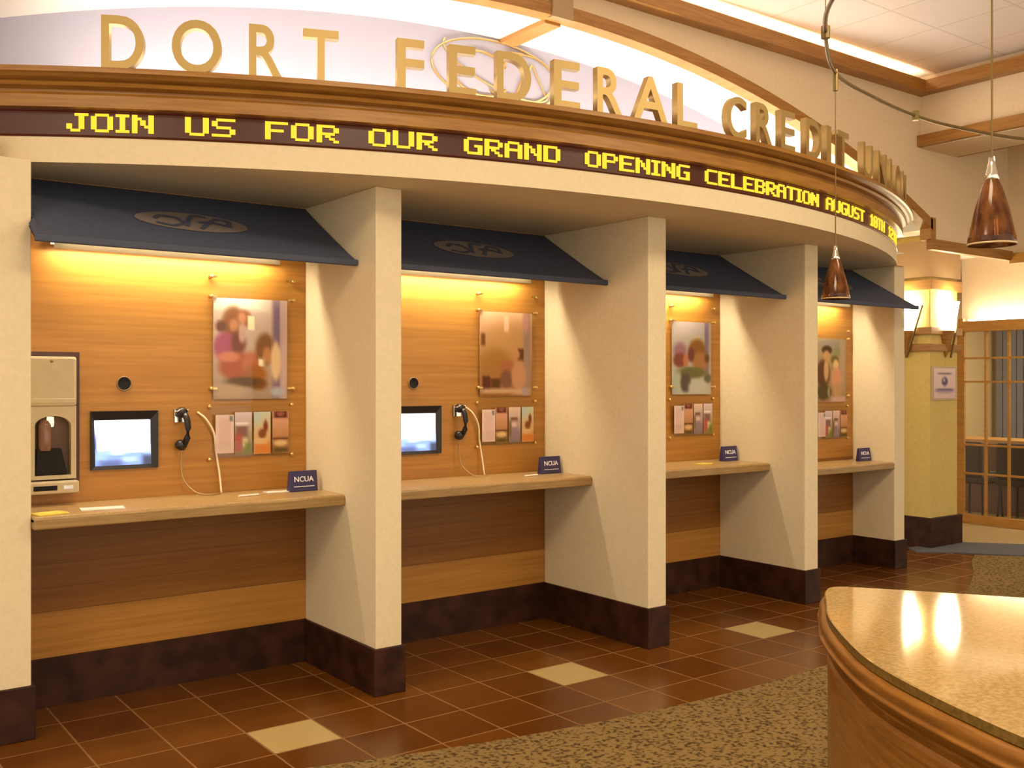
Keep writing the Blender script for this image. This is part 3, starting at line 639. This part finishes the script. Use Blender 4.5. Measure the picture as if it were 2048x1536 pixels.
def board(k):
    dx, dz = DX[k], DZ[k]
    up = empty('poster_board', (2.23+dx, WB, 1.53+dz), 'tall clear acrylic poster board on brass studs ' + BAY[k], 'board', 'clear poster boards')
    box(-.225, .25, -.024, -.020, .0, .74-(.04 if k == 3 else 0)).build('acrylic_sheet', M['acrylic'], up)
    tz = .71-(.04 if k == 3 else 0)
    for sx in (-.232, .258):
        for sz in (.085, .60, tz):
            MB().lathe([(.0,.030),(.008,.030),(.010,.027),(.010,.0)], 12, (sx, 0, sz), 'y').build('standoff', M['brass'], up, smooth=True)
            box(min(sx, sx*.86), max(sx, sx*.86), -.025, -.017, sz-.006, sz+.006).build('clip', M['brass'], up)
    po = picture('poster', .44, .57, *PB[k], M['print'], None, nx=34); po.location = (2.232+dx, WB-.016, 1.555+dz)
    tag(po, POST[k] + BAY[k], 'poster', 'posters behind acrylic')
    lo = empty('leaflet_holder', (2.23+dx, WB, 1.21+dz), 'clear acrylic leaflet holder below the poster ' + BAY[k], 'holder', 'clear leaflet holders')
    q = box(-.235, .245, -.008, -.004, .02, .31); q.build('back_sheet', M['acrylic'], lo)
    box(-.225, .235, -.046, -.042, .02, .11).build('front_sheet', M['acrylic'], lo); box(-.225, .235, -.046, -.004, .016, .022).build('bottom_lip', M['acrylic'], lo)
    for sx, sz in ((-.240, .305), (.25, .31), (-.240, .01), (.25, .02)):
        MB().lathe([(.0,.024),(.009,.024),(.011,.02),(.011,.0)], 12, (sx, 0, sz), 'y').build('standoff', M['brass'], lo, smooth=True)
    for j, nm in enumerate(ORDER[k]):
        wd = .105 if j == 0 else .10; H_ = .215 if j == 0 else .24
        b_ = picture('leaflet', wd, H_, *BRO[nm], M['print'], None, nx=10); b_.location = (2.07+.112*j+dx, WB-(.036 if j == 0 else .028), 1.24+dz+(.012 if j == 0 else 0))
        tag(b_, '%s, %s of four %s' % (BN[nm], ['leftmost','second','third','rightmost'][j], BAY[k]), 'leaflet', 'leaflets in the acrylic holders')
for k in range(4): board(k)

# blue insurance signs on the worktops
def text_mesh(txt, size, m, parent, loc, depth=.001):
    cu = bpy.data.curves.new('lettering', 'FONT'); cu.body = txt; cu.size = size; cu.extrude = depth; cu.align_x = 'CENTER'; cu.offset = size*.015; cu.resolution_u = 3
    o = bpy.data.objects.new('t', cu); COL.objects.link(o); bpy.context.view_layer.update()
    me = bpy.data.meshes.new_from_object(o.evaluated_get(bpy.context.evaluated_depsgraph_get())); bpy.data.objects.remove(o)
    for v in me.vertices: v.co = Vector((v.co.x, -v.co.z, v.co.y))
    me.materials.clear(); me.materials.append(m); q = bpy.data.objects.new('lettering', me); COL.objects.link(q); q.parent = parent; q.location = loc; return q
sg = empty('counter_sign', (2.46, 5.28, 1.031), 'small dark blue sign with white letters at the worktop end ' + BAY[0], 'sign', 'blue signs on the worktops')
q = MB(); q.add([(-.085,-.02,0),(.085,-.02,0),(.085,.03,0),(-.085,.03,0),(-.085,-.004,.115),(.085,-.004,.115),(.085,.012,.115),(-.085,.012,.115)], [(0,3,2,1),(4,5,6,7),(0,1,5,4),(1,2,6,5),(2,3,7,6),(3,0,4,7)])
q.build('block', M['bluesign'], sg, bevel=.003)
tx = text_mesh('NCUA', .042, M['signwhite'], sg, (0, -.0145, .055)); tx.rotation_euler.x = -math.atan2(.016, .115)
box(-.062, .062, -.0195, -.0165, .026, .030).build('underline', M['signwhite'], sg)
for k in (1, 2, 3): dup(sg, (2.47+DX[k], 5.30, 1.031+DZ[k]), 'small dark blue sign with white letters at the worktop end ' + BAY[k])
# papers
pp = tag(box(-.10, .10, -.05, .05, 0, .004).build('form_pad', M['paper'], loc=(1.33, 5.13, 1.031)), 'white form lying on the worktop below the monitor in the leftmost bay', 'paper'); pp.rotation_euler.z = -.15
yp = tag(box(-.07, .07, -.05, .05, 0, .006).build('note_pad', M['yellowpaper'], loc=(1.075, 5.07, 1.031)), 'yellow note pad at the left end of the worktop in the leftmost bay', 'paper'); yp.rotation_euler.z = .25
cl = tag(box(-.07, .07, -.04, .04, 0, .003).build('card', M['paper'], loc=(2.32, 5.32, 1.031)), 'small white card beside the blue sign in the leftmost bay', 'paper')
y3 = tag(box(-.06, .06, -.04, .04, 0, .005).build('note_pad', M['yellowpaper'], loc=(5.70, 5.2, 1.031)), 'yellow note pad on the worktop beside the second pillar, third bay', 'paper')

# ------------------------------------------------------------ sconces and notice on the column
sn = empty('wall_sconce', (9.56, YC, 2.12), 'wedge shaped brass and glass wall light on the front face of the column', 'lamp', 'column wall lights')
def sconce(root):
    n = 16; rings = []
    for (r, z) in ((.012, -.22), (.06, -.08), (.10, .05), (.16, .34)):
        rings.append([(r*math.cos(PI+PI*i/n), r*.8*math.sin(PI+PI*i/n), z) for i in range(n+1)])
    q = MB().loft(rings[2:], closed=False); q.build('glass_shade', M['lamp'], root, smooth=True)
    q = MB().loft([[(x*1.03, y*1.03-.002, z) for x, y, z in r] for r in rings[:3]], closed=False); q.build('lower_wedge', M['trimwood'], root, smooth=True)
    MB().tube([(.185,-.03,.30),(.125,-.05,.08),(.02,-.05,-.22)], .012, 6).build('edge_bar', M['bronze'], root)
sconce(sn)
sn2 = dup(sn, (XC0, YC+.25, 2.12), 'wedge shaped glass wall light on the left face of the column, beside the last pillar'); sn2.rotation_euler.z = -PI/2
def plight(loc, e):
    l = bpy.data.lights.new('sconce_glow', 'POINT'); l.energy = e; l.color = (1, .80, .45); l.shadow_soft_size = .06
    o = bpy.data.objects.new('sconce_glow', l); COL.objects.link(o); o.location = loc
plight((9.56, YC-.06, 2.50), 7); plight((XC0-.06, YC+.25, 2.50), 6)
nt_ = empty('framed_notice', (9.535, YC, 1.47), 'small white notice with a blue crest in a clear frame on the column', 'notice')
box(-.235, .235, -.012, -.001, 0, .34).build('frame', mat('pale_frame', (.5,.40,.26), .4), nt_, bevel=.003)
n_ = picture('sheet', .40, .30, (225,205,205), (215,190,190), [(.5,.18,.3,.03,(120,105,140),.4,'r'),(.5,.44,.14,.15,(95,85,125),.4,'e'),(.47,.40,.05,.06,(190,180,195),.5,'e'),(.5,.72,.38,.045,(110,95,140),.4,'r'),(.5,.84,.25,.02,(180,160,170),.5,'r')], M['print'], nt_, nx=24)
n_.location = (-.01, -.0165, .02)

# ------------------------------------------------------------ pendants on a curved rail
def cw(x, z): c, s = math.cos(YAW), math.sin(YAW); return (x*c+z*s, -x*s+z*c)
ZR = 3.38
rp = [(2.6,2.2),(2.1,2.7),(1.63,3.4),(1.46,4.1),(1.45,4.53),(1.54,4.92),(1.81,5.6),(2.2,6.08),(2.62,6.5),(3.03,6.8),(3.64,7.12),(4.6,7.4)]
rail = empty('track_rail', (*cw(1.81, 5.6), ZR), 'thin curved bronze lighting rail hung below the hall ceiling', 'rail'); ro = rail.location
pts = crv([(*[a-b for a, b in zip(cw(x, z), (ro.x, ro.y))], 0) for x, z in rp], 8)
MB().tube(pts, .011, 6).build('bar', M['bronze'], rail, smooth=True)
for x, z in ((2.62, 6.5), (1.55, 4.95), (2.1, 2.7)):
    a = cw(x, z); q = MB().tube([(a[0]-ro.x, a[1]-ro.y, 0), (a[0]-ro.x, a[1]-ro.y, ZC-ZR)], .003, 5); 
    if z > 6: q = MB()
    q.tube([(a[0]-ro.x, a[1]-ro.y, -.03), (a[0]-ro.x, a[1]-ro.y, .03)], .022, 8).build('connector', M['bronze'], rail)
a = cw(1.81, 5.6)
pd = empty('pendant_lamp', (*a, 2.115), 'smaller looking amber glass cone pendant hanging before the rightmost bay', 'lamp', 'amber cone pendants')
ns_ = 28
MB().lathe([(.0745,0),(.078,.004),(.075,.03),(.055,.12),(.032,.20),(.020,.225),(.015,.235)], ns_).build('shade', M['amber'], pd, smooth=True)
MB().lathe([(.078,.0),(.080,.003),(.078,.006)], ns_).build('rim', mat('pale_rim', (.55,.42,.24), .3), pd)
MB().lathe([(.0,.30),(.010,.30),(.014,.27),(.022,.24),(.024,.225),(.015,.215),(.0,.215)], 16).build('socket', M['steel'], pd, smooth=True)
MB().tube([(0,0,.29),(0,0,ZR-2.115-.02)], .0035, 6).build('cable', M['bronze'], pd)
MB().tube([(0,0,ZR-2.115-.10),(0,0,ZR-2.115+.02)], .014, 8).build('connector', M['bronze'], pd)
MB().lathe([(.0,.08),(.014,.085),(.018,.11),(.012,.14),(.008,.21)], 12).build('bulb', M['paper'], pd, smooth=True)
dup(pd, (*cw(1.63, 3.4), 2.115), 'larger looking amber glass cone pendant at the top right, nearest the viewer')

# ------------------------------------------------------------ granite topped island at the lower right
OUT = [(3.53,2.50),(3.42,2.47),(3.27,2.36),(3.07,2.205),(2.84,1.97),(2.65,1.73),(2.47,1.37),(2.37,1.05),(2.36,.6),(2.45,.25),(2.7,-.1),(3.1,-.3),(3.6,-.38),(4.1,-.2),(4.5,.15),(4.62,.6),(4.4,1.25),(3.94,1.93),(3.64,2.37)]
IC = (3.45, 1.1); HT = .81
def closed(pts, n=7):
    P_ = [Vector((x, y, 0)) for x, y in pts]; m = len(P_); out = []
    for i in range(m):
        a, b2, c, d = P_[i-1], P_[i], P_[(i+1) % m], P_[(i+2) % m]
        for k in range(n):
            t = k/n; out.append(.5*((2*b2)+(c-a)*t+(2*a-5*b2+4*c-d)*t*t+(3*b2-a-3*c+d)*t**3))
    return out
oc = closed(OUT)
def off(d, z):
    m = len(oc); r = []
    for i, p in enumerate(oc):
        t = (oc[(i+1) % m]-oc[i-1]).normalized(); nrm = Vector((t.y, -t.x, 0))
        if nrm.dot(p-Vector((*IC, 0))) < 0: nrm = -nrm
        q = p + nrm*d; r.append((q.x-IC[0], q.y-IC[1], z))
    return r
isl = empty('island_counter', (*IC, 0), 'rounded check-writing island with polished speckled granite top and moulded wood body', 'counter')
q = MB(); ring = off(-.004, HT); q.add(ring, [tuple(range(len(ring)))]); q.loft([off(-.004, HT), off(0, HT-.004)]); q.build('granite_top', M['granite'], isl)
MB().loft([off(0, HT-.004), off(.0, HT-.03), off(-.01, HT-.034)]).build('slab_edge', M['granedge'], isl)
MB().loft([off(-.02, HT-.034), off(.012, HT-.034), off(.020, HT-.045), off(.020, HT-.066), off(.012, HT-.074), off(.026, HT-.080), off(.028, HT-.086), off(.020, HT-.092), off(.004, HT-.105), off(-.012, HT-.13), off(-.030, HT-.138)]).build('rim_moulding', M['islwood'], isl, smooth=True)
MB().loft([off(-.030, HT-.138), off(-.030, HT-.150), off(-.006, HT-.155), off(.0, HT-.17), off(-.004, HT-.20), off(-.012, HT-.215), off(-.012, .12)]).build('body', M['islwood'], isl)
MB().loft([off(-.03, .12), off(-.03, 0)]).build('plinth', M['darkbase'], isl)
